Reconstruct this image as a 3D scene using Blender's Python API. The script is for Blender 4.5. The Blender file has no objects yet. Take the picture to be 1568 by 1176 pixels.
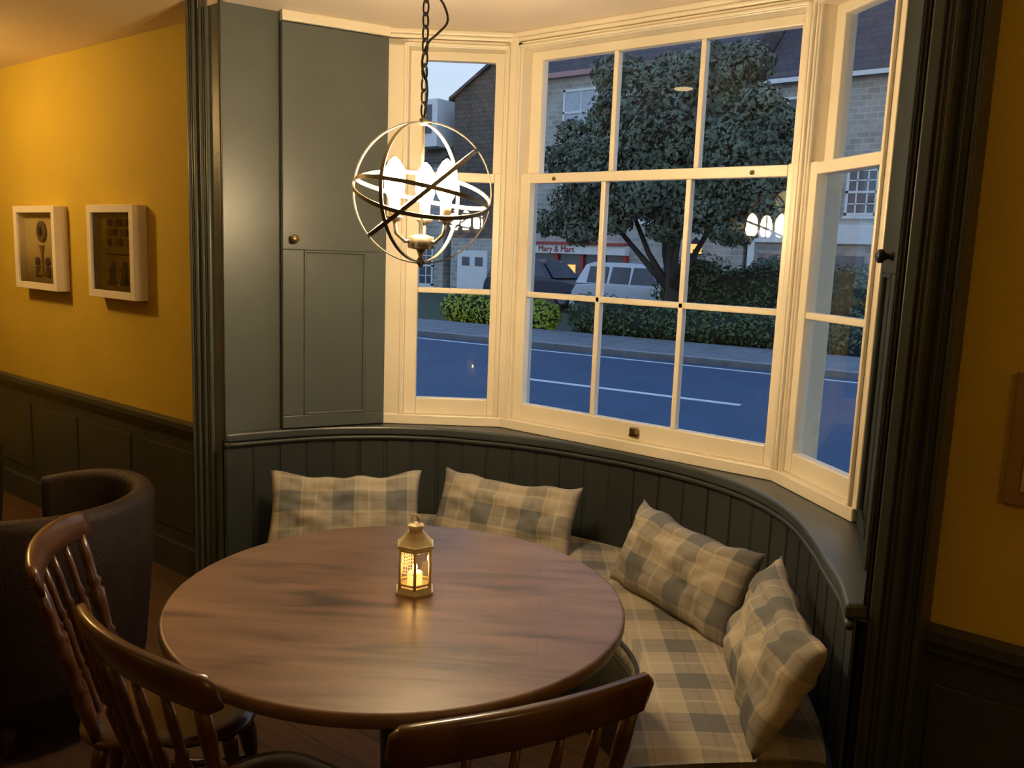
import bpy, math, random
from mathutils import Vector, Matrix, noise
random.seed(7)
C=bpy.context.scene.collection
# ------------------------------------------------------------------ materials
def newmat(name):
    m=bpy.data.materials.new(name); m.use_nodes=True
    nt=m.node_tree; return m,nt,nt.nodes['Principled BSDF']
def mat(name,col,rough=.5,metal=0,var=.12,scale=6,bump=0,bscale=60,stretch=(1,1,1),coat=0,emis=None,es=0,col2=None,spec=.5):
    m,nt,b=newmat(name); N=nt.nodes; L=nt.links
    tc=N.new('ShaderNodeTexCoord'); mp=N.new('ShaderNodeMapping'); mp.inputs['Scale'].default_value=stretch
    L.new(tc.outputs['Object'],mp.inputs[0])
    nz=N.new('ShaderNodeTexNoise'); nz.inputs['Scale'].default_value=scale; nz.inputs['Detail'].default_value=5
    L.new(mp.outputs[0],nz.inputs['Vector'])
    rp=N.new('ShaderNodeValToRGB'); rp.color_ramp.elements[0].position=.3; rp.color_ramp.elements[1].position=.7
    c2=col2 if col2 else tuple(min(1,c*(1+var)) for c in col)
    c1=tuple(c*(1-var) for c in col) if not col2 else col
    rp.color_ramp.elements[0].color=(*c1,1); rp.color_ramp.elements[1].color=(*c2,1)
    L.new(nz.outputs[0],rp.inputs[0]); L.new(rp.outputs[0],b.inputs['Base Color'])
    b.inputs['Roughness'].default_value=rough; b.inputs['Metallic'].default_value=metal
    b.inputs['Coat Weight'].default_value=coat; b.inputs['Specular IOR Level'].default_value=spec
    if bump:
        n2=N.new('ShaderNodeTexNoise'); n2.inputs['Scale'].default_value=bscale; n2.inputs['Detail'].default_value=4
        L.new(mp.outputs[0],n2.inputs['Vector'])
        bp=N.new('ShaderNodeBump'); bp.inputs['Strength'].default_value=bump; bp.inputs['Distance'].default_value=.01
        L.new(n2.outputs[0],bp.inputs['Height']); L.new(bp.outputs[0],b.inputs['Normal'])
    if emis:
        b.inputs['Emission Color'].default_value=(*emis,1); b.inputs['Emission Strength'].default_value=es
    return m
def emi(name,col,s):
    m=bpy.data.materials.new(name); m.use_nodes=True; nt=m.node_tree; nt.nodes.clear()
    e=nt.nodes.new('ShaderNodeEmission'); o=nt.nodes.new('ShaderNodeOutputMaterial')
    e.inputs[0].default_value=(*col,1); e.inputs[1].default_value=s; nt.links.new(e.outputs[0],o.inputs[0]); return m
def glassmat(name,tint=(1,1,1),ior=1.5):
    m=bpy.data.materials.new(name); m.use_nodes=True; nt=m.node_tree; nt.nodes.clear()
    t=nt.nodes.new('ShaderNodeBsdfTransparent'); t.inputs[0].default_value=(*tint,1)
    g=nt.nodes.new('ShaderNodeBsdfGlossy'); g.inputs['Roughness'].default_value=.02
    f=nt.nodes.new('ShaderNodeFresnel'); f.inputs[0].default_value=ior
    x=nt.nodes.new('ShaderNodeMixShader'); o=nt.nodes.new('ShaderNodeOutputMaterial')
    nt.links.new(f.outputs[0],x.inputs[0]); nt.links.new(t.outputs[0],x.inputs[1]); nt.links.new(g.outputs[0],x.inputs[2]); nt.links.new(x.outputs[0],o.inputs[0]); return m
def brickmat(name,c1,c2,mortar,scale,bw=.5,rh=.25,rough=.85,ms=.02,axes='XZ'):
    m,nt,b=newmat(name); N=nt.nodes; L=nt.links
    tc=N.new('ShaderNodeTexCoord'); sp=N.new('ShaderNodeSeparateXYZ'); cb=N.new('ShaderNodeCombineXYZ')
    L.new(tc.outputs['Object'],sp.inputs[0]); L.new(sp.outputs[axes[0]],cb.inputs[0]); L.new(sp.outputs[axes[1]],cb.inputs[1])
    br=N.new('ShaderNodeTexBrick'); L.new(cb.outputs[0],br.inputs['Vector'])
    br.inputs['Color1'].default_value=(*c1,1); br.inputs['Color2'].default_value=(*c2,1); br.inputs['Mortar'].default_value=(*mortar,1)
    br.inputs['Scale'].default_value=scale; br.inputs['Brick Width'].default_value=bw; br.inputs['Row Height'].default_value=rh; br.inputs['Mortar Size'].default_value=ms
    nz=N.new('ShaderNodeTexNoise'); nz.inputs['Scale'].default_value=1.3; nz.inputs['Detail'].default_value=6; L.new(tc.outputs['Object'],nz.inputs['Vector'])
    mx=N.new('ShaderNodeMix'); mx.data_type='RGBA'; mx.blend_type='MULTIPLY'; mx.inputs[0].default_value=.6
    L.new(br.outputs[0],mx.inputs[6]); 
    rp=N.new('ShaderNodeValToRGB'); rp.color_ramp.elements[0].color=(.5,.5,.5,1); rp.color_ramp.elements[1].color=(1,1,1,1); rp.color_ramp.elements[0].position=.3; rp.color_ramp.elements[1].position=.7
    L.new(nz.outputs[0],rp.inputs[0]); L.new(rp.outputs[0],mx.inputs[7]); L.new(mx.outputs[2],b.inputs['Base Color'])
    b.inputs['Roughness'].default_value=rough
    return m
def plaidmat(name,base,grey,brown,P=.20):
    m,nt,b=newmat(name); N=nt.nodes; L=nt.links
    uv=N.new('ShaderNodeUVMap'); uv.uv_map='UVMap'; sp=N.new('ShaderNodeSeparateXYZ'); L.new(uv.outputs[0],sp.inputs[0])
    def M(op,a,bv=None):
        n=N.new('ShaderNodeMath'); n.operation=op
        for i,x in enumerate((a,bv)):
            if x is None: continue
            if isinstance(x,(int,float)): n.inputs[i].default_value=x
            else: L.new(x,n.inputs[i])
        return n.outputs[0]
    def band(c,per,lo,hi):
        t=M('FRACT',M('DIVIDE',c,per)); return M('MULTIPLY',M('GREATER_THAN',t,lo),M('LESS_THAN',t,hi))
    def mix(f,a,bc):
        n=N.new('ShaderNodeMix'); n.data_type='RGBA'; L.new(f,n.inputs[0])
        if isinstance(a,tuple): n.inputs[6].default_value=(*a,1)
        else: L.new(a,n.inputs[6])
        if isinstance(bc,tuple): n.inputs[7].default_value=(*bc,1)
        else: L.new(bc,n.inputs[7])
        return n.outputs[2]
    x,y=sp.outputs[0],sp.outputs[1]
    bs=M('MULTIPLY',M('ADD',band(x,P,.08,.48),band(y,P,.1,.5)),.46)
    col=mix(bs,base,grey)
    ln=M('MULTIPLY',M('ADD',M('ADD',band(x,P,.26,.30),band(y,P,.28,.32)),M('ADD',band(x,P,.54,.56),band(y,P,.02,.04))),.28)
    col=mix(M('MINIMUM',ln,.6),col,brown)
    lt=M('MULTIPLY',M('ADD',band(x,P,.74,.79),band(y,P,.76,.81)),.4)
    col=mix(lt,col,tuple(min(1,c*1.25) for c in base))
    nz=N.new('ShaderNodeTexNoise'); nz.inputs['Scale'].default_value=350; L.new(uv.outputs[0],nz.inputs['Vector'])
    bp=N.new('ShaderNodeBump'); bp.inputs['Strength'].default_value=.35; bp.inputs['Distance'].default_value=.003; L.new(nz.outputs[0],bp.inputs['Height']); L.new(bp.outputs[0],b.inputs['Normal'])
    L.new(col,b.inputs['Base Color']); b.inputs['Roughness'].default_value=.95; b.inputs['Specular IOR Level'].default_value=.1
    return m
def woodmat(name,c1,c2,c3,stretch,rough=.3,plank=None,coat=.3,rot=0,tone=.72,cr=.2,spec=.5):
    m,nt,b=newmat(name); N=nt.nodes; L=nt.links
    tc=N.new('ShaderNodeTexCoord'); r_=N.new('ShaderNodeMapping'); r_.inputs['Rotation'].default_value=(0,0,rot); L.new(tc.outputs['Object'],r_.inputs[0])
    mp=N.new('ShaderNodeMapping'); mp.inputs['Scale'].default_value=stretch; L.new(r_.outputs[0],mp.inputs[0])
    nz=N.new('ShaderNodeTexNoise'); nz.inputs['Scale'].default_value=3; nz.inputs['Detail'].default_value=8; nz.inputs['Distortion'].default_value=.6; L.new(mp.outputs[0],nz.inputs['Vector'])
    rp=N.new('ShaderNodeValToRGB'); e=rp.color_ramp.elements; e[0].position=.28; e[0].color=(*c1,1); e[1].position=.72; e[1].color=(*c3,1); k=e.new(.45); k.color=(*c2,1)
    L.new(nz.outputs[0],rp.inputs[0]); out=rp.outputs[0]
    if plank:
        br=N.new('ShaderNodeTexBrick'); br.inputs['Scale'].default_value=1; br.inputs['Brick Width'].default_value=plank[0]; br.inputs['Row Height'].default_value=plank[1]; br.inputs['Mortar Size'].default_value=plank[2]
        br.inputs['Color1'].default_value=(1,1,1,1); br.inputs['Color2'].default_value=(tone,tone*.98,tone*.97,1); br.inputs['Mortar'].default_value=(tone*.6,tone*.6,tone*.6,1)
        L.new(r_.outputs[0],br.inputs['Vector'])
        mx=N.new('ShaderNodeMix'); mx.data_type='RGBA'; mx.blend_type='MULTIPLY'; mx.inputs[0].default_value=1
        L.new(out,mx.inputs[6]); L.new(br.outputs[0],mx.inputs[7]); out=mx.outputs[2]
    L.new(out,b.inputs['Base Color']); b.inputs['Roughness'].default_value=rough; b.inputs['Coat Weight'].default_value=coat; b.inputs['Coat Roughness'].default_value=cr; b.inputs['Specular IOR Level'].default_value=spec
    return m
M_yellow=mat('mustard_paint',(.56,.40,.045),.8,var=.05,scale=3,bump=.15,bscale=90,spec=.3)
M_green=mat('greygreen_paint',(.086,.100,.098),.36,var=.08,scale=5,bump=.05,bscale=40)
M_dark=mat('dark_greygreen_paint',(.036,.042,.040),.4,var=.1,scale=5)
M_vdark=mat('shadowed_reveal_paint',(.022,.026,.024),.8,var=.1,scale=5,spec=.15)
M_sill=mat('sill_paint',(.050,.060,.064),.33,var=.1,scale=5)
M_cream=mat('cream_gloss_paint',(.84,.76,.62),.35,var=.03,scale=6)
M_ceil=mat('ceiling_paint',(.84,.66,.40),.8,var=.03,scale=2)
M_bayceil=mat('bay_ceiling_paint',(.84,.72,.62),.6,var=.04,scale=2)
M_floor=woodmat('oak_floorboards',(.04,.018,.009),(.065,.03,.013),(.09,.042,.019),(1,12,1),.65,plank=(1.2,.12,.004),coat=0)
M_table=woodmat('table_wood',(.052,.033,.028),(.140,.082,.062),(.205,.128,.098),(1.1,7,1),.40,coat=.22,plank=(3.0,.10,.0005),rot=-.62,tone=.88,cr=.3,spec=.4)
M_chair=woodmat('dark_chair_wood',(.030,.011,.006),(.055,.020,.010),(.085,.032,.015),(4,4,1.5),.28,coat=.4)
M_leather=mat('brown_leather',(.020,.011,.007),.6,var=.25,scale=8,bump=.3,bscale=150,spec=.3)
M_plaid=plaidmat('tartan_wool',(.39,.345,.275),(.125,.137,.15),(.18,.125,.09))
M_pipe=mat('navy_piping',(.02,.022,.03),.7)
M_glass=glassmat('window_glass')
M_pew=mat('pewter_metal',(.20,.175,.14),.4,metal=.7,var=.1,scale=20)
M_bulb=emi('bulb_glow',(1,.74,.40),430)
M_sleeve=mat('candle_sleeve',(.85,.72,.5),.5)
M_gold=mat('cream_gold_enamel',(.72,.62,.40),.35,metal=.3,var=.08,scale=30)
M_black=mat('black_iron',(.02,.02,.022),.4,metal=.4)
M_brass=mat('aged_brass',(.3,.2,.08),.3,metal=.9)
# ------------------------------------------------------------------ mesh builder
class B:
    def __init__(s): s.v=[];s.f=[];s.mi=[];s.sm=[];s.mats=[];s.M=Matrix.Identity(4);s.uv={}
    def add(s,vs,fs,m,smooth=False,uvs=None):
        o=len(s.v); s.v+=[s.M@Vector(p) for p in vs]
        if m not in s.mats: s.mats.append(m)
        k=s.mats.index(m)
        if uvs:
            for i,u in enumerate(uvs): s.uv[o+i]=u
        for f in fs: s.f.append([i+o for i in f]); s.mi.append(k); s.sm.append(smooth)
    def box(s,x0,x1,y0,y1,z0,z1,m):
        s.add([(x0,y0,z0),(x1,y0,z0),(x1,y1,z0),(x0,y1,z0),(x0,y0,z1),(x1,y0,z1),(x1,y1,z1),(x0,y1,z1)],
              [(0,3,2,1),(4,5,6,7),(0,1,5,4),(1,2,6,5),(2,3,7,6),(3,0,4,7)],m)
    def prism(s,poly,z0,z1,m,smooth=False):
        n=len(poly); a=sum(poly[i][0]*poly[(i+1)%n][1]-poly[(i+1)%n][0]*poly[i][1] for i in range(n))
        if a<0: poly=poly[::-1]
        s.add([(p[0],p[1],z0) for p in poly]+[(p[0],p[1],z1) for p in poly],
              [tuple(range(n))[::-1],tuple(range(n,2*n))],m)
        o=len(s.v)-2*n
        for i in range(n):
            j=(i+1)%n; s.f.append([o+i,o+j,o+n+j,o+n+i]); s.mi.append(s.mats.index(m)); s.sm.append(smooth)
    def lathe(s,p0,p1,prof,m,n=18,smooth=True,rot=0):
        p0=Vector(p0);p1=Vector(p1);ax=(p1-p0);ln=ax.length;ax.normalize()
        t=Vector((1,0,0)) if abs(ax.x)<.9 else Vector((0,1,0)); a=(t-ax*t.dot(ax)).normalized(); b=ax.cross(a)
        vs=[];fs=[]
        for (t_,r) in prof:
            c=p0+ax*ln*t_
            for i in range(n):
                th=rot+2*math.pi*i/n; vs.append(c+a*math.cos(th)*r+b*math.sin(th)*r)
        for k in range(len(prof)-1):
            for i in range(n):
                j=(i+1)%n; fs.append((k*n+i,k*n+j,(k+1)*n+j,(k+1)*n+i))
        fs.append(tuple(range(n))[::-1]); fs.append(tuple((len(prof)-1)*n+i for i in range(n)))
        s.add(vs,fs,m,smooth)
    def tube(s,pts,r,m,n=10,closed=False,sec=None,smooth=True,up=None):
        pts=[Vector(p) for p in pts]; N=len(pts); vs=[];fs=[]
        prev=None
        for k,p in enumerate(pts):
            if closed: t=(pts[(k+1)%N]-pts[k-1])
            else: t=pts[min(k+1,N-1)]-pts[max(k-1,0)]
            t.normalize()
            if up is not None: u=Vector(up[k] if isinstance(up,list) else up)
            else: u=prev if prev is not None else (Vector((0,0,1)) if abs(t.z)<.9 else Vector((1,0,0)))
            a=(u-t*u.dot(t)).normalized(); b=t.cross(a); prev=a
            rr=r[k] if isinstance(r,(list,tuple)) else r
            if sec: 
                for (sx,sy) in sec: vs.append(p+a*sx*rr+b*sy*rr)
            else:
                for i in range(n):
                    th=2*math.pi*i/n; vs.append(p+(a*math.cos(th)+b*math.sin(th))*rr)
        n=len(sec) if sec else n
        for k in range(N if closed else N-1):
            k2=(k+1)%N
            for i in range(n):
                j=(i+1)%n; fs.append((k*n+i,k*n+j,k2*n+j,k2*n+i))
        if not closed: fs.append(tuple(range(n))[::-1]); fs.append(tuple((N-1)*n+i for i in range(n)))
        s.add(vs,fs,m,smooth)
    def sphere(s,c,r,m,n=16,sc=(1,1,1)):
        c=Vector(c); vs=[];fs=[]; K=n//2
        for k in range(K+1):
            ph=math.pi*k/K
            for i in range(n):
                th=2*math.pi*i/n; vs.append((c.x+r*sc[0]*math.sin(ph)*math.cos(th),c.y+r*sc[1]*math.sin(ph)*math.sin(th),c.z+r*sc[2]*math.cos(ph)))
        for k in range(K):
            for i in range(n):
                j=(i+1)%n; fs.append((k*n+i,(k+1)*n+i,(k+1)*n+j,k*n+j))
        s.add(vs,fs,m,True)
    def obj(s,name,bevel=0,fix=True):
        me=bpy.data.meshes.new(name); me.from_pydata([tuple(v) for v in s.v],[],s.f)
        for m in s.mats: me.materials.append(m)
        me.polygons.foreach_set('material_index',s.mi); me.polygons.foreach_set('use_smooth',s.sm)
        if s.uv:
            ul=me.uv_layers.new(name='UVMap')
            for l in me.loops: ul.data[l.index].uv=s.uv.get(l.vertex_index,(0,0))
        me.validate(); me.update()
        ob=bpy.data.objects.new(name,me); C.objects.link(ob)
        if bevel:
            md=ob.modifiers.new('bevel','BEVEL'); md.width=bevel; md.segments=2; md.limit_method='ANGLE'; md.angle_limit=.7
        return ob
def frame(p,q,z=0):
    p=Vector((p[0],p[1],z)); d=(Vector((q[0],q[1],z))-p); L=d.length; d.normalize()
    n=Vector((-d.y,d.x,0))
    M=Matrix(((d.x,n.x,0,p.x),(d.y,n.y,0,p.y),(0,0,1,z),(0,0,0,1))); return M,L
# ------------------------------------------------------------------ key geometry
P0=(-2.589,2.431);P1=(-2.193,2.75);P2=(-1.0,2.75);P3=(-.645,2.46)
WY=2.037; H=2.40; ZB=.786; ZT=2.325; ZTR=1.80; ZLR=1.345; HB=2.362
A0=(-2.84,1.85);A1=(-2.765,2.05); R0=(-.462,1.85);R1=(-.505,2.05)
def catmull(pts,n=8):
    out=[];P=[Vector((*p,0)) for p in pts]; P=[2*P[0]-P[1]]+P+[2*P[-1]-P[-2]]
    for i in range(1,len(P)-2):
        for k in range(n):
            t=k/n; a,b,c,d=P[i-1:i+3]
            out.append(.5*((2*b)+(c-a)*t+(2*a-5*b+4*c-d)*t*t+(-a+3*b-3*c+d)*t**3))
    out.append(P[-2]); return [(p.x,p.y) for p in out]
def resample(pts,n):
    P=[Vector((*p,0)) for p in pts]; d=[0]
    for a,b in zip(P,P[1:]): d.append(d[-1]+(b-a).length)
    out=[];j=0
    for k in range(n):
        t=d[-1]*k/(n-1)
        while j<len(d)-2 and d[j+1]<t: j+=1
        u=(t-d[j])/(d[j+1]-d[j]); q=P[j].lerp(P[j+1],u); out.append((q.x,q.y))
    return out,d[-1]
sill=catmull([(-2.80,1.825),(-2.74,2.0),(-2.66,2.18),(-2.54,2.345),(-2.41,2.465),(-2.26,2.555),(-2.0,2.655),(-1.73,2.70),(-1.5,2.71),(-1.3,2.69),(-1.13,2.64),(-1.0,2.57),(-.88,2.47),(-.79,2.36),(-.70,2.22),(-.62,2.08),(-.545,1.95),(-.49,1.82)],6)
# ------------------------------------------------------------------ room shell
b=B(); b.box(-6.6,1.7,-3.1,2.9,-.12,0,M_floor); b.obj('floor')
b=B(); b.box(-6.6,1.7,-3.1,2.95,H,H+.12,M_ceil); b.prism([(-3.0,1.86),(-.40,1.86),(-.40,2.9),(-3.0,2.9)],HB,H+.01,M_bayceil)
b.obj('ceiling')
b=B(); b.box(-6.6,-2.86,WY,WY+.3,0,H,M_yellow); b.obj('wall_front_left')
b=B(); b.box(-.44,1.7,WY,WY+.3,0,H,M_yellow); b.obj('wall_front_right')
b=B(); b.box(-6.6,1.7,-3.2,-3.1,0,H,M_yellow); b.obj('wall_back')
b=B(); b.box(-6.7,-6.6,-3.2,WY+.3,0,H,M_yellow); b.obj('wall_left')
b=B(); b.box(1.7,1.8,-3.2,WY+.3,0,H,M_yellow); b.obj('wall_right')
def dado(name,x0,x1):
    b=B(); x=x0
    b.box(x0,x1,WY-.012,WY,0,.68,M_dark)
    while x<x1-.01:
        w=min(.55,x1-x); b.box(x+.05,x+w-.05,WY-.018,WY-.012,.2,.58,M_dark); x+=.55
    b.box(x0,x1,WY-.035,WY,0,.14,M_dark)
    b.box(x0,x1,WY-.05,WY,.685,.715,M_dark); b.box(x0,x1,WY-.032,WY,.655,.685,M_dark)
    return b.obj(name,.004)
dado('trim_1',-6.6,-3.08); dado('trim_2',-.395,1.7)
# pilasters
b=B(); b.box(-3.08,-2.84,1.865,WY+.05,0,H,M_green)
for x,r_ in ((-3.07,.009),(-3.05,.006),(-3.03,.009),(-2.985,.009),(-2.965,.006),(-2.945,.009),(-2.86,.008)):
    b.tube([(x,1.863,0),(x,1.863,H)],r_,M_green,12)
b.obj('trim_3',.003)
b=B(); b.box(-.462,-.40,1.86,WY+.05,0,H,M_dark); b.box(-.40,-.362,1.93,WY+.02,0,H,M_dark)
b.box(-.448,-.425,1.85,1.862,0,H,M_dark)
for x in (-.456,-.418,-.406): b.tube([(x,1.859,0),(x,1.859,H)],.004,M_dark,12)
b.box(-.398,-.385,1.92,1.93,0,H,M_dark)
b.tube([(-.370,1.931,0),(-.370,1.931,H)],.005,M_dark,12)
b.obj('trim_4',.003)
# bay outer walls
b=B()
for p,q in ((P0,P1),(P1,P2),(P2,P3)):
    M,L=frame(p,q); b.M=M
    b.box(-.03,L+.03,.0,.14,-.4,ZB,M_cream); b.box(-.03,L+.03,.0,.14,ZT,H,M_cream)
b.M=Matrix.Identity(4)
b.obj('wall_bay')
def offs(pts,d):
    out=[]
    for i,p in enumerate(pts):
        a=pts[max(i-1,0)];c=pts[min(i+1,len(pts)-1)]; t=Vector((c[0]-a[0],c[1]-a[1])).normalized(); out.append((p[0]-t.y*d,p[1]+t.x*d))
    return out
b=B(); b.prism([A0,A1,P0,(P0[0]-.12,P0[1]+.08),(-3.0,2.06),(-2.95,1.9)],0,H,M_green); b.obj('wall_bay_left',.003)
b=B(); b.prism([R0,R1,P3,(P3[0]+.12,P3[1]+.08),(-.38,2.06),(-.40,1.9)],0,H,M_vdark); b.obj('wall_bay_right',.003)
# coving
b=B()
for p,q in ((P0,P1),(P1,P2),(P2,P3)):
    M,L=frame(p,q); b.M=M; b.box(0,L,-.03,.02,2.343,HB,M_cream); b.box(0,L,-.022,.02,2.328,2.343,M_cream)
M,L=frame(A1,P0); b.M=M; b.box(0,L,-.05,.0,2.325,HB,M_cream)
b.obj('trim_5',.005)
# sill board
outer=[(P3[0]+.06,P3[1]+.08),(P2[0]+.03,P2[1]+.1),(P1[0]-.03,P1[1]+.1),(P0[0]-.06,P0[1]+.08),(-2.86,2.0)]
b=B(); b.prism(sill+[(-.45,1.86)]+outer,.75,ZB-.001,M_sill); so=b.obj('trim_6',.008)
back=offs(sill,.02)
bk,bl=resample(back,200)
nb=int(bl/.105); prof=[]
for k in range(nb):
    for t,d in ((0,.006),(.03,.006),(.07,0),(.93,0),(.97,.006)):
        prof.append(((k+t)/nb,d))
prof.append((1,0))
fine,_=resample(back,1001); fo=offs(fine,1.0)
vs=[];fs=[]
for t,d in prof:
    i=min(1000,int(t*1000)); n=Vector((fo[i][0]-fine[i][0],fo[i][1]-fine[i][1])); x=fine[i][0]+n.x*d; y=fine[i][1]+n.y*d
    vs+=[(x,y,0),(x,y,.752),(x+n.x*.03,y+n.y*.03,.752),(x+n.x*.03,y+n.y*.03,0)]
for k in range(len(prof)-1):
    for i in range(4):
        j=(i+1)%4; fs.append((4*k+i,4*(k+1)+i,4*(k+1)+j,4*k+j))
b=B(); b.add(vs,fs,M_dark); 
rl,_=resample(offs(sill,.012),90)
b.tube([(p[0],p[1],.738) for p in rl],.010,M_dark,8)
b.obj('wall_bench_back')
# ------------------------------------------------------------------ windows
def window(name,p,q,g0,g1,muts,post0=.05,post1=.05,latch=False):
    b=B(); M,L=frame(p,q); b.M=M; m=M_cream
    zt=2.262
    b.box(0,post0,-.018,.12,ZB,ZT,m); b.box(L-post1,L,-.018,.12,ZB,ZT,m)
    b.box(0,L,-.03,.12,ZB,.826,m); b.box(0,L,-.018,.12,2.297,ZT,m)
    b.box(post0-.018,post0-.006,-.03,-.018,.826,2.31,m); b.box(L-post1+.006,L-post1+.018,-.03,-.018,.826,2.31,m)
    b.box(post0-.018,L-post1+.018,-.03,-.018,2.30,2.312,m)
    b.box(post0,g0,.0,.04,.826,1.825,m); b.box(g1,L-post1,.0,.04,.826,1.825,m)
    b.box(g0,g1,.0,.04,.826,.895,m); b.box(g0,g1,.0,.04,1.785,1.822,m); b.box(g0,g1,.004,.036,ZLR-.011,ZLR+.011,m)
    for x in muts: b.box(x-.010,x+.010,.004,.036,.895,1.785,m)
    b.add([(g0,.02,.89),(g1,.02,.89),(g1,.02,1.79),(g0,.02,1.79)],[(0,1,2,3)],M_glass)
    b.box(post0,g0+.008,.045,.085,1.79,2.297,m); b.box(g1-.008,L-post1,.045,.085,1.79,2.297,m)
    b.box(g0,g1,.045,.085,1.79,1.826,m); b.box(g0,g1,.045,.085,zt,2.297,m)
    for x in muts: b.box(x-.010,x+.010,.049,.081,1.826,zt,m)
    b.add([(g0,.065,1.82),(g1,.065,1.82),(g1,.065,2.27),(g0,.065,2.27)],[(0,1,2,3)],M_glass)
    if latch:
        xm=(g0+g1)/2+.02
        b.box(xm-.02,xm+.02,-.012,0,.842,.856,M_brass); b.box(xm-.008,xm+.02,-.03,-.008,.856,.882,M_brass)
        for x in (g0+.12,g1-.12): b.sphere((x,-.004,1.80),.008,M_brass,10)
    return b.obj(name,.0035)
window('window_1',P0,P1,.14,.44,[],.09,.04)
window('window_2',P1,P2,.095,1.14,[.438,.789],.05,.025,True)
window('window_3',P2,P3,.075,.39,[],.035,.04)
b=B()
b.prism([(P1[0]-.03,P1[1]-.03),(P1[0]+.03,P1[1]-.022),(P1[0]+.05,P1[1]+.12),(P1[0]-.09,P1[1]+.11)],ZB,H,M_cream)
b.prism([(P2[0]-.03,P2[1]-.022),(P2[0]+.025,P2[1]-.032),(P2[0]+.09,P2[1]+.11),(P2[0]-.05,P2[1]+.12)],ZB,H,M_cream)
b.obj('trim_7',.006)
# ------------------------------------------------------------------ shutters
def shutter(name,p,q,m,knob_s,d0,d1,s0,s1):
    M,L=frame(p,q); b=B(); b.M=M
    z0,z1=ZB+.004,2.320
    a0,a1=s0,L-s1; L=a1-a0
    def bx(x0,x1,*r): b.box(a0+x0,a0+x1,*r)
    bx(0,L,d0+.008,d1,z0,z1,m)
    f=.2*L
    zt=1.49;zb=.84
    bx(0,L,d0,d0+.008,zt,z1,m); bx(0,L,d0,d0+.008,z0,zb,m); bx(0,f,d0,d0+.008,zb,zt,m); bx(L-f,L,d0,d0+.008,zb,zt,m)
    for s in ((f,f+.01,zb,zt),(L-f-.01,L-f,zb,zt),(f,L-f,zb,zb+.01),(f,L-f,zt-.01,zt)): bx(s[0],s[1],d0-.003,d0+.008,s[2],s[3],m)
    k=M_brass if m is M_green else M_black
    b.lathe((knob_s,d0,1.53),(knob_s,d0-.04,1.53),[(0,.012),(.25,.007),(.45,.009),(.6,.017),(.85,.017),(1,.006)],k,14)
    return b.obj(name,.003)
shutter('window_shutter',A1,P0,M_green,.04,-.045,-.012,0,.006)
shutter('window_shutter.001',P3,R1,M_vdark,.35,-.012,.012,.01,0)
# ------------------------------------------------------------------ bench
inner=catmull([(-2.43,1.80),(-2.36,1.90),(-2.2,2.03),(-1.95,2.14),(-1.65,2.18),(-1.35,2.13),(-1.17,2.03),(-1.04,1.92),(-.97,1.79),(-.92,1.65),(-.83,1.49)],8)
bi,_=resample(inner,121)
sb=[p for p in sill if not(p[0]<-2 and p[1]<2.05)]
bo,_=resample(sb,121)
b=B(); ii,_=resample(offs(inner,.03),60); oo,_=resample(offs(sb,.018),60)
b.prism(ii+oo[::-1],0,.355,M_dark,True)
b.obj('bench_seat')
vs=[];fs=[];uvs=[]
prof=[(0.02,0),(0,.18),(0,.7),(.02,.92),(.06,1),(.2,1.06),(.4,1.10),(.6,1.10),(.8,1.06),(.94,1.0),(.985,.9),(.995,.6),(.995,.0)]
for k in range(121):
    a=Vector((*bi[k],0)); c=Vector((*bo[k],0)); 
    for t,h in prof:
        p=a.lerp(c,t); e=1.0
        if k<2 or k>118: e=.85
        vs.append((p.x,p.y,.357+.07*h*e)); uvs.append((p.x*.8+p.y*.6,-p.x*.6+p.y*.8+ .07*(h if t<.05 else 0)))
n=len(prof)
for k in range(120):
    for i in range(n-1): fs.append((k*n+i,k*n+i+1,(k+1)*n+i+1,(k+1)*n+i))
fs.append(tuple(range(n))); fs.append(tuple(120*n+i for i in range(n))[::-1])
b=B(); b.add(vs,fs,M_plaid,True,uvs)
b.tube([(p[0],p[1],.42) for p in bi],.006,M_pipe,8); b.tube([(p[0],p[1],.362) for p in bi],.006,M_pipe,8)
b.obj('seat_cushion')
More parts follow.
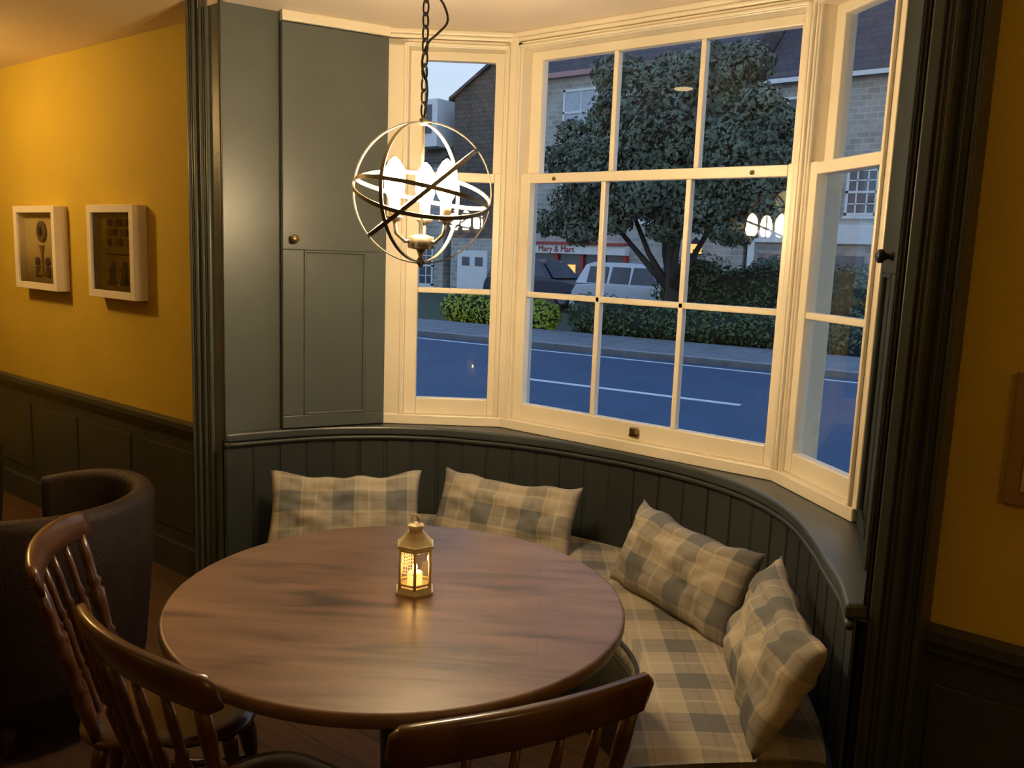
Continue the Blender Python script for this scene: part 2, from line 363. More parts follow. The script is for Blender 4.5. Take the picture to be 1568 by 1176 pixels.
# ------------------------------------------------------------------ scatter cushions
def pillow(T,d,n,w=.54,drop=.255,lean=.13,seed=0,th=.06):
    d=Vector((*d,0)).normalized(); n=Vector((*n,0)).normalized(); T=Vector(T)
    Bm=T+n*lean-Vector((0,0,drop)); U=(T-Bm); h=U.length; U.normalize(); Nn=d.cross(U); 
    if Nn.dot(n)<0: Nn=-Nn
    c=(T+Bm)/2; vs=[];fs=[];uvs=[]
    NU,NV=40,26
    for side in (1,-1):
        for j in range(NV+1):
            for i in range(NU+1):
                u=-1+2*i/NU; v=-1+2*j/NV
                x=w/2*u*(1-.05*(1-v*v)); y=h/2*v*(1-.08*(1-u*u))
                f=max(0,(1-abs(u)**3.4))**.5*max(0,(1-abs(v)**3.4))**.5
                ns=noise.noise(Vector((u*2.2+seed*7.3,v*2.2,side*3)))*.020*f+noise.noise(Vector((u*7+seed,v*4,side)))*.014*f
                ns-=.006*f*math.exp(-((abs(u)-abs(v))/.12)**2)*(abs(u)>.5)
                sag=-.018*(1-u*u)*(v>0)*v
                p=c+d*x+U*(y+sag+noise.noise(Vector((u*3,seed,0)))*.016*v)+Nn*(side*(th*f)+ns)
                vs.append(p); uvs.append((x*1.02+seed*.063,y+seed*.041))
    o=(NU+1)*(NV+1)
    for s in range(2):
        for j in range(NV):
            for i in range(NU):
                q=[s*o+j*(NU+1)+i,s*o+j*(NU+1)+i+1,s*o+(j+1)*(NU+1)+i+1,s*o+(j+1)*(NU+1)+i]
                fs.append(q if s==0 else q[::-1])
    b=B(); b.add(vs,fs,M_plaid,True,uvs); ob=b.obj('tartan_cushion')
    w_=ob.modifiers.new('weld','WELD'); w_.merge_threshold=.0008
    return ob
pillow((-2.44,2.115,.660),(.69,.72),(.72,-.69),w=.57,seed=1)
pillow((-1.93,2.495,.665),(.97,.24),(.24,-.97),w=.58,seed=2)
pillow((-1.10,2.385,.695),(.91,-.41),(-.41,-.91),w=.58,seed=3,drop=.27)
pillow((-.64,1.99,.71),(.5,-.87),(-.87,-.5),w=.58,seed=4,drop=.27)
# ------------------------------------------------------------------ table
TC=(-1.275,1.26); TR=.493
b=B(); b.M=Matrix.Translation((TC[0],TC[1],0))
b.lathe((0,0,.718),(0,0,.75),[(0,TR-.012),(.15,TR-.004),(.4,TR),(.75,TR),(.93,TR-.003),(1,TR-.008)],M_table,128)
b.lathe((0,0,.69),(0,0,.718),[(0,.17),(1,.17)],M_black,32)
M_stem=mat('grey_blue_iron',(.06,.075,.10),.35,metal=.3)
b.lathe((0,0,.03),(0,0,.69),[(0,.09),(.04,.075),(.08,.045),(.5,.038),(.9,.045),(.96,.07),(1,.1)],M_stem,28)
for k in range(4):
    a=math.pi/4+k*math.pi/2; c,s_=math.cos(a),math.sin(a)
    b.tube([(.03*c,.03*s_,.12),(.12*c,.12*s_,.085),(.22*c,.22*s_,.05),(.31*c,.31*s_,.02)],[.03,.027,.023,.018],M_stem,10)
tb=b.obj('round_dining_table')
for p in tb.data.polygons:
    if len(p.vertices)>20: p.use_smooth=False
# ------------------------------------------------------------------ chairs
def chair(pos,face,Hc=.88):
    f=Vector((*face,0)).normalized(); r=Vector((f.y,-f.x,0))
    M=Matrix(((r.x,f.x,0,pos[0]),(r.y,f.y,0,pos[1]),(0,0,1,0),(0,0,0,1)))
    root=bpy.data.objects.new('dining_chair',None); C.objects.link(root); root.matrix_world=M
    def part(b,nm,bev=0):
        o=b.obj(nm,bev); o.parent=root; return o
    m=M_chair
    b=B(); NR,NA=8,40; vs=[];fs=[]
    def outline(a):
        c,s=math.cos(a),math.sin(a); e=3.2
        rr=1/((abs(c)**e+abs(s)**e)**(1/e)); w=.19 if s>0 else .175
        return c*rr*w, s*rr*.19
    for lay in range(2):
        for k in range(NR+1):
            for i in range(NA):
                a=2*math.pi*i/NA; ox,oy=outline(a); t=k/NR
                if lay==0: z=.452-.012*(1-t*t)-.010*(t>.95)+.006*math.exp(-((ox*t)/.04)**2)*(oy*t>0)*t
                else: z=.42+.012*(t>.95)
                vs.append((ox*t,oy*t,z))
    o=(NR+1)*NA
    for k in range(NR):
        for i in range(NA):
            j=(i+1)%NA
            fs.append((k*NA+i,(k+1)*NA+i,(k+1)*NA+j,k*NA+j)); fs.append((o+k*NA+j,o+(k+1)*NA+j,o+(k+1)*NA+i,o+k*NA+i))
    for i in range(NA):
        j=(i+1)%NA; fs.append((NR*NA+i,o+NR*NA+i,o+NR*NA+j,NR*NA+j))
    b.add(vs,fs,m,True); part(b,'seat')
    leg=[(0,.011),(.04,.014),(.2,.018),(.34,.021),(.36,.014),(.38,.021),(.41,.021),(.43,.013),(.5,.02),(.62,.024),(.72,.019),(.74,.014),(.77,.022),(.80,.022),(.83,.014),(.93,.017),(1,.016)]
    ft=[];
    for k,(sx,sy) in enumerate(((-1,1),(1,1),(-1,-1),(1,-1))):
        b=B(); p0=(sx*.185,sy*.19,0); p1=(sx*.13,sy*.13,.425); b.lathe(p0,p1,leg,m,16); part(b,'leg_%d'%(k+1)); ft.append((Vector(p0),Vector(p1)))
    st=[(0,.008),(.2,.011),(.42,.012),(.46,.018),(.5,.019),(.54,.018),(.58,.012),(.8,.011),(1,.008)]
    b=B()
    g=lambda k,t:ft[k][0].lerp(ft[k][1],t)
    l1,l2=(g(0,.42),g(2,.42)),(g(1,.42),g(3,.42)); b.lathe(*l1,st,m,12); b.lathe(*l2,st,m,12); b.lathe((l1[0]+l1[1])/2,(l2[0]+l2[1])/2,st,m,12)
    part(b,'stretcher')
    zc=Hc-.035
    HW=.202
    def cr(x): return -.255+1.0*x*x
    n=30; vs=[];fs=[]
    for i in range(n+1):
        x=-HW+2*HW*i/n; y=cr(x); t=abs(x)/HW
        hh=.037*(1-.15*t**3); zt=zc+hh-.008*t*t; zb=zc-hh*.95+.010*(1-t*t)-.010*t*t
        th=.011
        if t>.95: zt-=.010; zb+=.010; th=.007
        sl=.012
        ring=[(y-th,zb+.004),(y-th*.6,zb),(y+th*.6,zb),(y+th,zb+.004),(y+th-sl,zt-.006),(y+th*.5-sl,zt),(y-th*.5-sl,zt),(y-th-sl,zt-.006)]
        vs+=[(x,yy,zz) for yy,zz in ring]
    for i in range(n):
        for k in range(8):
            j=(k+1)%8; fs.append((i*8+k,i*8+j,(i+1)*8+j,(i+1)*8+k))
    fs.append(tuple(range(8))[::-1]); fs.append(tuple(n*8+k for k in range(8)))
    b=B(); b.add(vs,fs,m,True); part(b,'crest_rail',0)
    sp=[(0,.008),(.1,.009),(.3,.012),(.34,.008),(.37,.012),(.40,.008),(.5,.010),(.62,.0125),(.66,.008),(.69,.012),(.72,.008),(.85,.009),(1,.007)]
    so=[(0,.012),(.1,.013),(.28,.017),(.31,.011),(.34,.018),(.37,.011),(.5,.015),(.62,.018),(.65,.011),(.69,.018),(.72,.011),(.85,.013),(1,.011)]
    for k in range(6):
        s=(k-2.5)/2.5; b=B(); p0=(s*.14,-.155+.02*abs(s)**2,.44); p1=(s*.170,cr(s*.170)+.0,zc-.028)
        b.lathe(p0,p1,so if k in (0,5) else sp,m,12); part(b,'spindle_%d'%(k+1))
    return root
chair((-.84,.98),(-.90,.43),.912)
chair((-1.235,.872),(0,1),.89)
chair((-1.735,.985),(.61,.79),.86)
# ------------------------------------------------------------------ tub chair
def tub(c,face,gap=42):
    b=B(); a0=math.atan2(face[1],face[0]); m=M_leather
    N=40; sec=[]; 
    arc=[a0+math.radians(gap)+math.radians(360-2*gap)*i/N for i in range(N+1)]
    vs=[];fs=[]
    for k,a in enumerate(arc):
        e=abs(k/N-.5)*2; ht=.735-.04*max(0,(e-.6)/.4)**1.5
        for r,z in ((.27,.22),(.275,.5),(.275,ht-.02),(.285,ht),(.31,ht+.008),(.335,ht),(.345,ht-.02),(.335,.5),(.31,.22),(.29,.13)):
            vs.append((c[0]+math.cos(a)*r,c[1]+math.sin(a)*r,z))
    n=10
    for k in range(N):
        for i in range(n):
            j=(i+1)%n; fs.append((k*n+i,(k+1)*n+i,(k+1)*n+j,k*n+j))
    fs.append(tuple(range(n))); fs.append(tuple(N*n+i for i in range(n))[::-1])
    b.add(vs,fs,m,True)
    b.M=Matrix.Translation((c[0],c[1],0))
    b.lathe((0,0,.14),(0,0,.44),[(0,.26),(.5,.275),(.85,.272),(.96,.25),(1,.2)],m,36)
    for k in range(4):
        a=math.pi/4+k*math.pi/2; b.lathe((math.cos(a)*.22,math.sin(a)*.22,0),(math.cos(a)*.2,math.sin(a)*.2,.15),[(0,.014),(1,.022)],M_chair,12)
    return b.obj('tub_armchair')
tub((-2.67,1.07),(-1,-.25))
tub((-3.60,.98),(-.3,-1))
# ------------------------------------------------------------------ lantern
LC=(-1.27,1.30)
M_lgl=glassmat('lantern_glass',(1,.93,.75))
M_mesh=mat('lit_fretwork',(.8,.6,.25),.5,emis=(1,.62,.2),es=.9)
b=B(); b.M=Matrix.Translation((LC[0],LC[1],.75))@Matrix.Rotation(.25,4,'Z')
hexr=lambda z0,z1,prof,m:b.lathe((0,0,z0),(0,0,z1),prof,m,6,False)
hexr(0,.006,[(0,.047),(1,.047)],M_gold); hexr(.006,.016,[(0,.044),(1,.039)],M_gold)
for k in range(6):
    a=2*math.pi*k/6; c,s_=math.cos(a),math.sin(a); a2=2*math.pi*(k+1)/6
    b.lathe((.038*c,.038*s_,.014),(.038*c,.038*s_,.108),[(0,.0035),(1,.0035)],M_gold,8)
    p,q=Vector((.037*c,.037*s_,0)),Vector((.037*math.cos(a2),.037*math.sin(a2),0))
    b.add([p+Vector((0,0,.018)),q+Vector((0,0,.018)),q+Vector((0,0,.105)),p+Vector((0,0,.105))],[(0,1,2,3)],M_lgl)
    for z in (.022,.10): b.tube([p+Vector((0,0,z)),q+Vector((0,0,z))],.003,M_gold,6)
    if k%2==0:
        for t in range(1,6):
            w=p.lerp(q,t/6); b.tube([w+Vector((0,0,.05)),w+Vector((0,0,.1))],.0012,M_mesh,5)
        for t in range(7):
            b.tube([p+Vector((0,0,.05+t*.008)),q+Vector((0,0,.05+t*.008))],.0012,M_mesh,5)
hexr(.105,.112,[(0,.045),(1,.045)],M_gold); hexr(.112,.138,[(0,.043),(.5,.031),(1,.02)],M_gold)
hexr(.138,.150,[(0,.017),(1,.017)],M_gold); hexr(.150,.158,[(0,.021),(.5,.019),(1,.009)],M_gold)
ring=[(math.cos(t)*.010,0,.166+math.sin(t)*.010) for t in [2*math.pi*i/20 for i in range(20)]]
b.tube(ring,.0018,M_gold,8,closed=True)
M_wax=mat('wax',(.9,.75,.5),.5,emis=(1,.6,.2),es=1.2)
b.lathe((0,0,.016),(0,0,.045),[(0,.017),(.95,.017),(1,.014)],M_wax,18)
b.sphere((0,0,.056),.005,emi('candle_flame',(1,.62,.22),160),12,(1,1,1.9))
b.obj('candle_lantern')
# ------------------------------------------------------------------ pendant
LP=Vector((-1.583,1.617,1.65)); R=.18
b=B(); b.M=Matrix.Translation(LP)
def ringband(Rm,r,w=.0052,t=.0016):
    pts=[];ups=[]
    for i in range(72):
        a=2*math.pi*i/72; p=Rm@Vector((math.cos(a)*r,math.sin(a)*r,0)); pts.append(p); ups.append(p.normalized())
    b.tube(pts,1,M_pew,closed=True,sec=[(-t,-w),(t,-w),(t,w),(-t,w)],up=ups,smooth=False)
Rx=lambda d:Matrix.Rotation(math.radians(d),3,'X'); Rz=lambda d:Matrix.Rotation(math.radians(d),3,'Z')
ringband(Rz(35)@Rx(90),R); ringband(Rz(100)@Rx(90),R-.004); ringband(Rz(60)@Rx(22),R-.002); ringband(Rz(-40)@Rx(40),R-.006); ringband(Rz(150)@Rx(10),R-.008)
b.tube([(0,0,R+.01),(0,0,-R)],.004,M_pew,10)
b.lathe((0,0,-.145),(0,0,-.105),[(0,.012),(.1,.033),(.5,.036),(.85,.033),(1,.01)],M_pew,24)
b.lathe((0,0,-.19),(0,0,-.145),[(0,.004),(.3,.012),(.6,.006),(1,.012)],M_pew,16)
b.sphere((0,0,R),.012,M_pew,14)
for k in range(3):
    a=math.radians(8+120*k); c,s_=math.cos(a),math.sin(a)
    arm=[(0.02*c,.02*s_,-.12),(.045*c,.045*s_,-.125),(.070*c,.070*s_,-.105),(.076*c,.076*s_,-.07)]
    b.tube(arm,.005,M_pew,10)
    b.M=Matrix.Translation(LP+Vector((.076*c,.076*s_,0)))
    b.lathe((0,0,-.075),(0,0,-.062),[(0,.012),(.6,.022),(1,.023)],M_pew,20)
    b.lathe((0,0,-.062),(0,0,-.020),[(0,.014),(1,.014)],M_sleeve,18)
    b.lathe((0,0,-.020),(0,0,.085),[(0,.013),(.06,.018),(.2,.025),(.5,.027),(.75,.023),(.92,.012),(1,.003)],M_bulb,20)
    b.M=Matrix.Translation(LP)
z=R+.012; k=0
while LP.z+z<HB-.03:
    pts=[]
    for i in range(20):
        a=2*math.pi*i/20; x=.009*math.cos(a); zz=.019*math.sin(a)
        pts.append((x if k%2==0 else 0,0 if k%2==0 else x,z+.017+zz))
    b.tube(pts,.0026,M_black,7,closed=True); z+=.031; k+=1
top=HB-LP.z
b.lathe((0,0,top-.03),(0,0,top),[(0,.012),(.4,.045),(1,.05)],M_black,24)
cab=catmull([(0,R),(.008,R+.08),(-.007,R+.14),(.006,R+.19),(.03,R+.215),(.055,R+.245),(.045,R+.285),(.012,R+.33),(-.006,R+.40),(0,top-.02)],6)
b.tube([(x*.784,x*.62,z_) for x,z_ in cab],.003,M_black,8)
b.obj('orb_pendant_light')
def globe(name,c,r,s,col=(1,.72,.36)):
    b=B(); b.sphere(c,r,emi(name+'_glow',col,s),24)
    b.lathe((c[0],c[1],c[2]+r*.95),(c[0],c[1],H),[(0,r*.35),(.1,.006),(.9,.006),(1,.05)],M_black,14)
    return b.obj(name)
globe('globe_pendant_light',(-4.75,1.05,2.19),.09,120,(1,.64,.24))
globe('fill_globe_right',(1.2,.3,2.1),.09,22)  # unseen globe, added close to the right wall to brighten it
globe('fill_globe_rear',(-2.8,-1.8,2.05),.09,8)  # unseen globe, added in the back of the room as gentle fill light
b=B(); b.lathe((-2.17,1.50,H-.012),(-2.17,1.50,H),[(0,.06),(1,.065)],M_cream,24); b.lathe((-2.17,1.50,H-.016),(-2.17,1.50,H-.011),[(0,.048),(1,.048)],emi('downlight_glow',(1,.7,.35),18),24); b.obj('ceiling_downlight')
# ------------------------------------------------------------------ pictures
M_mat=mat('aged_card',(.50,.38,.16),.8,var=.1,scale=8); M_ink=mat('dark_cut_out',(.08,.05,.03),.6); M_tan=mat('tan_ornament',(.42,.25,.09),.5)
def picture(x0,x1,z0,z1,kind):
    b=B(); y1=WY-.002; y0=WY-.07; m=M_cream; w=.035
    b.box(x0,x1,y1-.012,y1,z0,z1,m)
    b.box(x0,x0+w,y0,y1-.012,z0,z1,m); b.box(x1-w,x1,y0,y1-.012,z0,z1,m); b.box(x0+w,x1-w,y0,y1-.012,z0,z0+w,m); b.box(x0+w,x1-w,y0,y1-.012,z1-w,z1,m)
    b.box(x0+w,x1-w,y1-.022,y1-.012,z0+w,z1-w,M_mat)
    cx=(x0+x1)/2; yy=y1-.03
    def disc(x,z,r,mm,sx=1): b.lathe((x,yy+.008,z),(x,yy-.004,z),[(0,r),(.8,r),(1,r*.8)],mm,20)
    if kind==0:
        disc(cx,z0+.30,.055,M_ink); disc(cx,z0+.30,.03,M_tan)
        for dx in (-.06,.06): b.box(cx+dx-.022,cx+dx+.022,yy,yy+.008,z0+.06,z0+.12,M_ink); disc(cx+dx,z0+.145,.022,M_ink)
        b.lathe((cx,yy,z0+.07),(cx,yy,z0+.23),[(0,.02),(.3,.006),(.8,.006),(1,.02)],M_tan,12)
    else:
        for r in range(3):
            for c in range(4): disc(cx-.075+.05*c,z0+.35-.045*r,.018,M_tan if (r+c)%2 else M_ink)
        b.box(cx-.10,cx+.10,yy,yy+.008,z0+.20,z0+.207,M_ink)
        for dx in (-.05,.06): disc(cx+dx,z0+.155,.018,M_ink); b.lathe((cx+dx,yy,z0+.06),(cx+dx,yy,z0+.14),[(0,.03),(.5,.012),(1,.02)],M_ink,12)
    b.add([(x0+w,y0+.012,z0+w),(x1-w,y0+.012,z0+w),(x1-w,y0+.012,z1-w),(x0+w,y0+.012,z1-w)],[(0,1,2,3)],M_glass)
    return b.obj('box_frame_picture',.002)
picture(-4.97,-4.49,1.23,1.66,0); picture(-4.15,-3.72,1.23,1.66,1)
M_wallshade=mat('brown_wall_shade',(.30,.17,.05),.5)  # flat panel whose brown colour stands in for a shadow on the wall
b=B(); b.box(-.250,.15,WY-.016,WY-.002,1.02,1.30,M_wallshade)
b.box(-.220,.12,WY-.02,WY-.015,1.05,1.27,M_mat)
b.obj('wall_shade_panel',.002)
# ------------------------------------------------------------------ exterior
GZ=-.2
M_road=mat('asphalt',(.040,.085,.165),.75,var=.10,scale=2,bump=.2,bscale=40)
M_pave=mat('paving',(.20,.22,.25),.8,var=.15,scale=3); M_line=mat('road_paint',(.75,.78,.8),.7)
M_grass=mat('grass_ground',(.05,.07,.04),.9,var=.3,scale=3)
ang=.125
RM=Matrix.Translation((-8.4,12.9,0))@Matrix.Rotation(ang,4,'Z')
b=B(); b.M=RM; b.box(-60,60,-9.0,0,GZ-.1,GZ,M_road); b.obj('road')
b=B(); b.M=RM; b.box(-60,60,-9.6,-9.01,GZ-.1,GZ+.08,M_pave); b.box(-60,60,.01,2.6,GZ-.1,GZ+.1,M_pave)
for i in range(-40,40): b.box(i*.9+.01,i*.9+.89,.14,2.58,GZ+.1,GZ+.106,M_pave)
b.box(-60,60,.01,.13,GZ,GZ+.112,mat('kerb',(.33,.34,.35),.8)); b.obj('pavement')
b=B(); b.M=RM
for i in range(-8,8): b.box(i*5.0+.9,i*5.0+3.9,-3.75,-3.63,GZ+.001,GZ+.007,M_line)
b.box(-60,60,-.42,-.34,GZ+.001,GZ+.007,M_line)
b.obj('road_marking')
b=B(); b.box(-80,60,2.9,90,GZ-.25,GZ-.11,M_grass); b.obj('ground')
def leafmat(name,c1,c2,rough=.55):
    return mat(name,c1,rough,col2=c2,scale=1.2)
def leaves(b,cs,n,size,m,shell=.75,flat=0):
    vs=[];fs=[]
    tot=sum(c[1][0]*c[1][2] for c in cs)
    for c,r in cs:
        k=int(n*r[0]*r[2]/tot)
        for _ in range(k):
            while True:
                d=Vector((random.gauss(0,1),random.gauss(0,1),random.gauss(0,1)))
                if d.length>.01: break
            d.normalize(); q=shell+(1-shell)*random.random()**.5
            q*=1+.24*noise.noise(d*3.5+Vector(c))
            p=Vector(c)+Vector((d.x*r[0],d.y*r[1],d.z*r[2]))*q
            nrm=(d+Vector((random.uniform(-.8,.8),random.uniform(-.8,.8),random.uniform(-.4,.9)))).normalized()
            t=Vector((random.random()-.5,random.random()-.5,random.random()-.5)); t=(t-nrm*t.dot(nrm)).normalized(); w=nrm.cross(t)
            s=size*random.uniform(.6,1.3); o=len(vs)
            vs+=[p-t*s,p-w*s*.5,p+t*s,p+w*s*.5]; fs.append((o,o+1,o+2,o+3))
    b.add(vs,fs,m)
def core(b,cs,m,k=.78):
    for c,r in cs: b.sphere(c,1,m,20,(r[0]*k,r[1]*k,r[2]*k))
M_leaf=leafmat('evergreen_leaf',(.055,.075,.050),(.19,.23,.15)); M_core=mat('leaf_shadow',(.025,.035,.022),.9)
M_bark=mat('bark',(.05,.045,.04),.9,var=.3,scale=4)
ty=17.2
b=B(); tx=-9.1
cs=[((tx,ty,4.3),(1.7,1.7,1.4)),((tx-1.5,ty,3.5),(1.3,1.4,1.0)),((tx+1.5,ty,3.8),(1.3,1.4,1.1)),((tx-.9,ty,4.8),(1.1,1.2,.8)),((tx+.7,ty,5.1),(1.1,1.1,.9)),((tx-2.2,ty,2.75),(.9,1.0,.65)),((tx+2.0,ty,3.0),(1.0,1.1,.75)),((tx,ty-.6,3.0),(1.4,1.2,.65)),((tx+1.0,ty-.3,2.6),(.95,1.0,.5))]
for i in range(34):
    a=random.uniform(-.3,math.pi+.3); rr=random.uniform(.55,1.02)
    x=tx+3.0*math.cos(a)*rr; zz=3.6+2.35*math.sin(a)*rr; s=random.uniform(.35,.65)
    cs.append(((x,ty-random.uniform(.2,1.5)*(1.15-rr),zz),(s,s,s*.7)))
for x,z_ in ((-2.9,2.3),(-1.2,2.35),(.2,2.2),(2.6,2.5),(1.7,2.15),(-2.0,2.1)): cs.append(((tx+x,ty-.6,z_),(.5,.5,.32)))
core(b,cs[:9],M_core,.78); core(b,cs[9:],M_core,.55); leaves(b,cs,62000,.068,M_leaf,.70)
b.tube([(tx+.1,ty,GZ),(tx+.1,ty,.6),(tx+.05,ty,1.3),(tx,ty,3)],[.2,.15,.13,.1],M_bark,12)
for e in ((-1.2,0,2.9),(1.2,.2,2.9),(.6,-.6,3.1),(-.5,.4,3.4),(-1.7,-.2,2.6)): b.tube([(tx+.1,ty,.8),(tx+e[0]*.45,ty+e[1]*.4,1.65),(tx+e[0],ty+e[1],e[2])],[.10,.065,.04],M_bark,8)
b.obj('tree')
M_h1=leafmat('hedge_leaf',(.035,.07,.03),(.11,.18,.06)); M_h2=leafmat('golden_leaf',(.24,.32,.02),(.58,.62,.05))
def hedge(name,x0,x1,y,h,dep,m,n,size,z0=GZ,slope=.12):
    b=B(); cs=[]; x=x0
    while x<x1:
        hh=h*random.uniform(.85,1.1); cs.append(((x,y+(x-x0)*slope,z0+hh*.5),(h*.62,dep,hh*.55))); x+=h*.5
    core(b,cs,M_core,.85); leaves(b,cs,n,size,m,.85); return b.obj(name)
hedge('hedge',-10.35,-3.2,16.0,.85,.5,M_h1,12000,.05)
hedge('hedge.001',-9.0,-3.0,18.4,1.72,.6,M_h1,14000,.055,slope=0)
hedge('bush',-13.9,-13.0,15.6,.80,.45,M_h2,2600,.045); hedge('bush.001',-11.75,-11.1,15.5,.76,.4,M_h2,2600,.045)
hedge('hedge.002',-12.8,-12.3,15.9,.5,.4,M_h1,1200,.045)
# houses
M_stone=brickmat('rubble_stone',(.52,.51,.47),(.36,.36,.34),(.58,.57,.54),1.0,.42,.2,ms=.02)
M_brick=brickmat('dark_brick',(.13,.10,.085),(.18,.14,.11),(.2,.18,.16),1.0,.24,.09)
M_slate=brickmat('slate_roof',(.10,.10,.13),(.07,.072,.095),(.045,.045,.055),1.0,.35,.25,axes='XZ',ms=.015)
M_tile=brickmat('brown_tile',(.19,.15,.125),(.13,.11,.09),(.07,.06,.055),1.0,.25,.2,ms=.012)
M_white=mat('white_exterior_paint',(.78,.80,.82),.6,var=.04); M_dg=mat('dark_pane',(.07,.09,.13),.12,var=.3,scale=.8)
M_red=mat('red_shopfront',(.40,.04,.04),.5); M_pink=mat('pinkish_gutter',(.42,.24,.26),.6)
M_glow=emi('lit_window',(1,.45,.12),1.6)
def sash(b,x0,x1,z0,z1,y,cols=2,rows=2,fr=M_white,gl=M_dg):
    t=.09
    b.box(x0-.04,x1+.04,y-.06,y+.1,z0-.1,z0,M_white)
    b.box(x0,x1,y-.02,y+.02,z0,z1,gl)
    for s in ((x0,x0+t,z0,z1),(x1-t,x1,z0,z1),(x0,x1,z0,z0+t),(x0,x1,z1-t,z1),(x0,x1,(z0+z1)/2-.04,(z0+z1)/2+.04)): b.box(s[0],s[1],y-.07,y+.03,s[2],s[3],fr)
    for i in range(1,cols): x=x0+(x1-x0)*i/cols; b.box(x-.025,x+.025,y-.05,y+.03,z0,z1,fr)
    for i in range(1,rows*2):
        z=z0+(z1-z0)*i/(rows*2); b.box(x0,x1,y-.05,y+.03,z-.02,z+.02,fr)
def roof(b,x0,x1,y0,y1,ze,zr,m):
    ym=(y0+y1)/2; e=.3
    b.add([(x0,y0-e,ze-.1),(x1,y0-e,ze-.1),(x1,ym,zr),(x0,ym,zr),(x0,y1+e,ze-.1),(x1,y1+e,ze-.1),(x0,y0-e,ze-.25),(x1,y0-e,ze-.25)],[(0,1,2,3),(3,2,5,4),(6,7,1,0),(0,3,4),(1,5,2)],m)
Y=30
b=B(); b.box(-23.9,-12.9,Y,Y+9,-1,9,M_stone); roof(b,-23.95,-12.85,Y,Y+9,9.05,13.8,M_slate)
b.box(-23.95,-12.85,Y-.38,Y-.2,8.82,9.02,M_pink)
M_blind=mat('pale_blind',(.45,.52,.60),.6)
sash(b,-21.25,-19.5,6.5,8.35,Y,2,1,gl=M_blind); sash(b,-17.5,-15.9,6.5,8.35,Y,2,1); sash(b,-21.2,-19.6,3.0,4.9,Y,2,1); sash(b,-17.5,-15.9,3.0,4.9,Y,2,1)
b.box(-18.3,-17.0,Y+4,Y+5,13,14.9,M_brick)
b.obj('stone_house')
b=B(); b.box(-19,-9.6,Y+12,Y+20,-1,10.5,M_stone); roof(b,-19,-9.5,Y+12,Y+20,10.5,17.5,M_slate); b.obj('slate_roofed_building')
b=B(); b.box(-22.7,-17.7,Y-.35,Y-.01,1.65,2.02,M_white); b.box(-22.7,-17.7,Y-.45,Y-.01,2.02,2.13,M_red); b.box(-22.7,-17.7,Y-.2,Y-.01,-.9,.1,M_red)
for x in (-22.7,-21.2,-19.9,-18.9,-17.85): b.box(x,x+.15,Y-.25,Y-.01,-.9,1.65,M_red)
b.box(-22.6,-17.8,Y-.12,Y-.05,.1,1.65,M_dg); b.box(-21.0,-20.2,Y-.14,Y-.1,.2,1.2,M_glow)
sh=b.obj('shopfront')
tx_=bpy.data.curves.new('sign_lettering','FONT'); tx_.body='Mary & Mart'; tx_.size=.36; tx_.extrude=.01; tx_.materials.append(M_red)
to=bpy.data.objects.new('sign_lettering',tx_); C.objects.link(to); to.rotation_euler=(math.pi/2,0,0); to.location=(-22.0,Y-.37,1.72); to.parent=sh
b=B(); b.box(-12.7,-3.5,Y,Y+8,-1,7.9,M_stone); roof(b,-12.75,-3.4,Y,Y+8,7.95,12,M_slate); b.box(-12.7,-12.45,Y-.1,Y,-1,7.9,M_white)
b.box(-12.75,-3.4,Y-.36,Y-.2,7.75,7.9,M_white)
sash(b,-9.4,-8.35,3.25,4.8,Y,3,2); sash(b,-12.1,-11.2,5.6,7.3,Y,2,1); sash(b,-6.9,-5.8,3.25,4.8,Y,3,2)
b.box(-12.4,-3.5,Y-.2,Y,2.3,2.95,M_white); b.box(-9.6,-8.6,Y-.1,Y,-.2,1.9,M_dg)
b.box(-12.3,-11.6,Y-.1,Y-.02,-.5,1.9,M_dg)
b.obj('stone_house.001')
b=B(); b.box(-14.35,-14.2,Y-1.2,Y-1.05,-.3,1.75,M_black); b.box(-14.5,-14.05,Y-1.35,Y-.9,1.75,1.8,M_black); b.box(-14.45,-14.1,Y-1.3,Y-.95,1.8,2.15,M_glow); b.lathe((-14.275,Y-1.125,2.15),(-14.275,Y-1.125,2.4),[(0,.28),(1,.03)],M_black,4,False); b.obj('street_lantern')
b=B(); b.box(-27.4,-24.3,Y,Y+8,-1,2.2,M_stone)
b.add([(-27.4,Y,2.2),(-24.3,Y,2.2),(-24.3,Y,10.3),(-27.4,Y,8.55),(-27.4,Y+8,2.2),(-24.3,Y+8,2.2),(-24.3,Y+8,10.3),(-27.4,Y+8,8.55)],[(0,1,2,3),(5,4,7,6),(4,0,3,7),(1,5,6,2),(3,2,6,7)],M_tile)
b.box(-26.9,-25.1,Y-.08,Y,-.6,1.65,M_white); 
for x in (-26.6,-25.8): b.box(x,x+.45,Y-.1,Y-.05,.95,1.35,M_dg)
b.add([(-27.6,Y-.2,8.4),(-24.2,Y-.2,10.3),(-24.2,Y-.2,10.45),(-27.6,Y-.2,8.55),(-27.6,Y+8,8.4),(-24.2,Y+8,10.3),(-24.2,Y+8,10.45),(-27.6,Y+8,8.55)],[(0,1,2,3),(3,2,6,7),(4,0,3,7)],M_slate)
b.obj('tiled_house')
b=B(); b.box(-38,-27.9,Y,Y+8,-1,5.8,M_stone); roof(b,-38,-27.8,Y,Y+8,5.9,8.6,M_tile)
b.box(-29.7,-28.2,Y-.3,Y+3,6.4,8.55,M_white); b.box(-29.35,-28.55,Y-.34,Y-.28,7.0,8.3,M_dg); b.box(-28.97,-28.93,Y-.37,Y-.3,7,8.3,M_white)
sash(b,-29.9,-28.5,-.1,1.8,Y,3,2)
b.obj('stone_cottage')
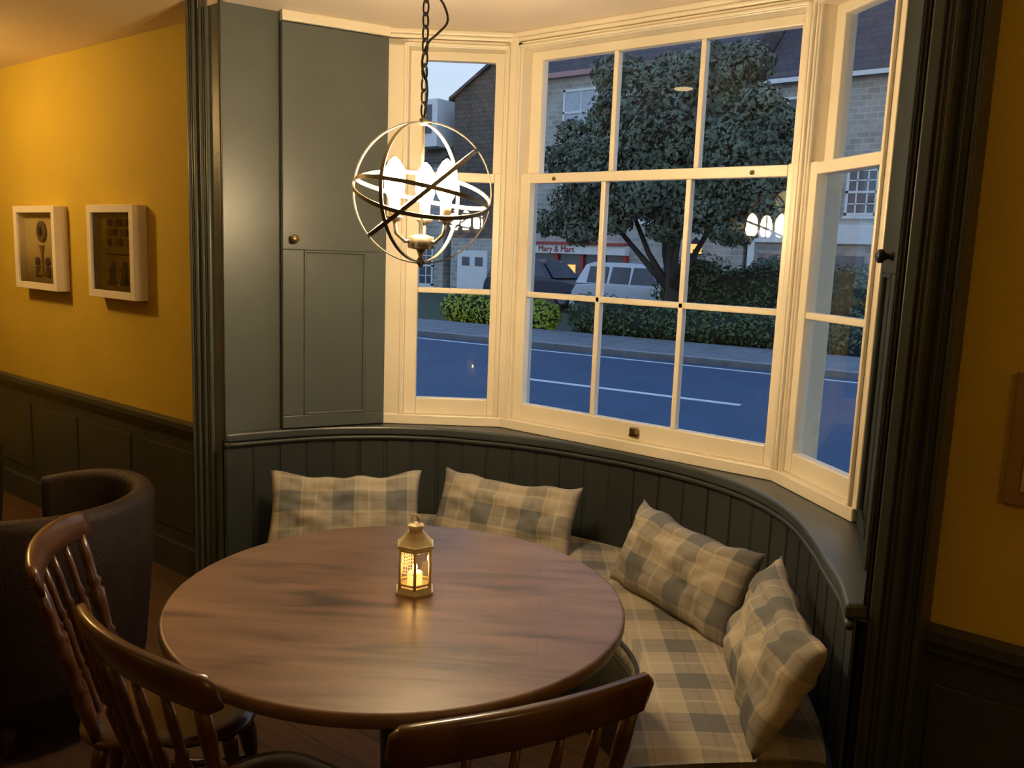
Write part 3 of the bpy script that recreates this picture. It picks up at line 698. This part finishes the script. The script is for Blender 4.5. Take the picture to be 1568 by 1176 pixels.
def car(name,x,y,L,hh,paint,z0=GZ):
    b=B(); W=.86; m=mat(name+'_paint',paint,.25,metal=.4,coat=.6,var=.03)
    body=[(0,.35),(.02,.75),(.05,.95),(.25,1.0),(.62,1.0),(.78,.93),(.95,.82),(1,.62),(1,.35)]
    cab=[(.04,.98),(.10,hh-.08),(.16,hh),(.50,hh),(.58,hh-.1),(.70,.97)]
    def ext(pr,w0,w1,mm,zs=0):
        n=len(pr)
        vs=[(x+p[0]*L,y-(w0 if p[1]<=1 else w1),z0+p[1]) for p in pr]+[(x+p[0]*L,y+(w0 if p[1]<=1 else w1),z0+p[1]) for p in pr]
        b.add(vs,[tuple(range(n)),tuple(range(n,2*n))[::-1]]+[((i+1)%n,i,n+i,n+(i+1)%n) for i in range(n)],mm)
    ext(body,W,W,m); ext(cab,W-.02,W-.16,m)
    for a,c in ((.13,.28),(.30,.44),(.455,.60)):
        top=hh-.12
        vs=[]
        for sx,z in ((a,1.02),(c+ (.05 if c>.55 else 0),1.02),(c-.03 if c>.55 else c,top),(a+.01,top)):
            wy=(W-.02)+((W-.16)-(W-.02))*(z-.98)/(hh-.98)
            vs.append((x+sx*L,y-wy-.012,z0+z))
        b.add(vs,[(0,1,2,3)],M_dg)
    vs=[(x+.705*L,y-W+.1,z0+1.0),(x+.705*L,y+W-.1,z0+1.0),(x+.592*L,y+W-.22,z0+hh-.1),(x+.592*L,y-W+.22,z0+hh-.1)]
    b.add(vs,[(0,1,2,3)],M_dg)
    for wx in (.19,.81):
        for sy in (-1,1):
            b.lathe((x+wx*L,y+sy*(W-.2),z0+.33),(x+wx*L,y+sy*(W+.01),z0+.33),[(0,.33),(.9,.33),(1,.29)],M_black,24)
            b.lathe((x+wx*L,y+sy*(W),z0+.33),(x+wx*L,y+sy*(W+.02),z0+.33),[(0,.2),(1,.17)],M_pave,16)
    b.box(x+.985*L,x+1.004*L,y-.75,y-.45,z0+.62,z0+.76,M_white); b.box(x+.985*L,x+1.004*L,y+.45,y+.75,z0+.62,z0+.76,M_white)
    return b.obj(name,.02)
car('estate_car',-14.0,21.3,4.4,1.6,(.50,.56,.66)); car('hatchback_car',-19.6,24,4.3,1.6,(.03,.04,.07))
# ------------------------------------------------------------------ world
w=bpy.data.worlds.new('dusk_sky'); bpy.context.scene.world=w; w.use_nodes=True; nt=w.node_tree; N=nt.nodes; L=nt.links
bg=N['Background']; tc=N.new('ShaderNodeTexCoord'); sp=N.new('ShaderNodeSeparateXYZ'); L.new(tc.outputs['Generated'],sp.inputs[0])
rp=N.new('ShaderNodeValToRGB'); e=rp.color_ramp.elements; e[0].position=.0; e[0].color=(.46,.56,.66,1); e[1].position=.9; e[1].color=(.17,.32,.64,1); k=e.new(.35); k.color=(.42,.56,.74,1)
L.new(sp.outputs[2],rp.inputs[0]); L.new(rp.outputs[0],bg.inputs[0]); bg.inputs[1].default_value=1.4
# ------------------------------------------------------------------ camera
psi,th,rho=.6632,.1506,.0379
r0=Vector((math.cos(psi),math.sin(psi),0)); fw=Vector((-math.sin(psi)*math.cos(th),math.cos(psi)*math.cos(th),-math.sin(th))); u0=r0.cross(fw)
r=math.cos(rho)*r0+math.sin(rho)*u0; u=-math.sin(rho)*r0+math.cos(rho)*u0
cd=bpy.data.cameras.new('camera'); co=bpy.data.objects.new('camera',cd); C.objects.link(co)
co.matrix_world=Matrix(((r.x,u.x,-fw.x,0),(r.y,u.y,-fw.y,0),(r.z,u.z,-fw.z,1.5),(0,0,0,1)))
cd.sensor_width=36; cd.lens=1298.8/1568*36; cd.clip_start=.02; cd.clip_end=300
bpy.context.scene.camera=co
bpy.context.scene.view_settings.view_transform='Standard'
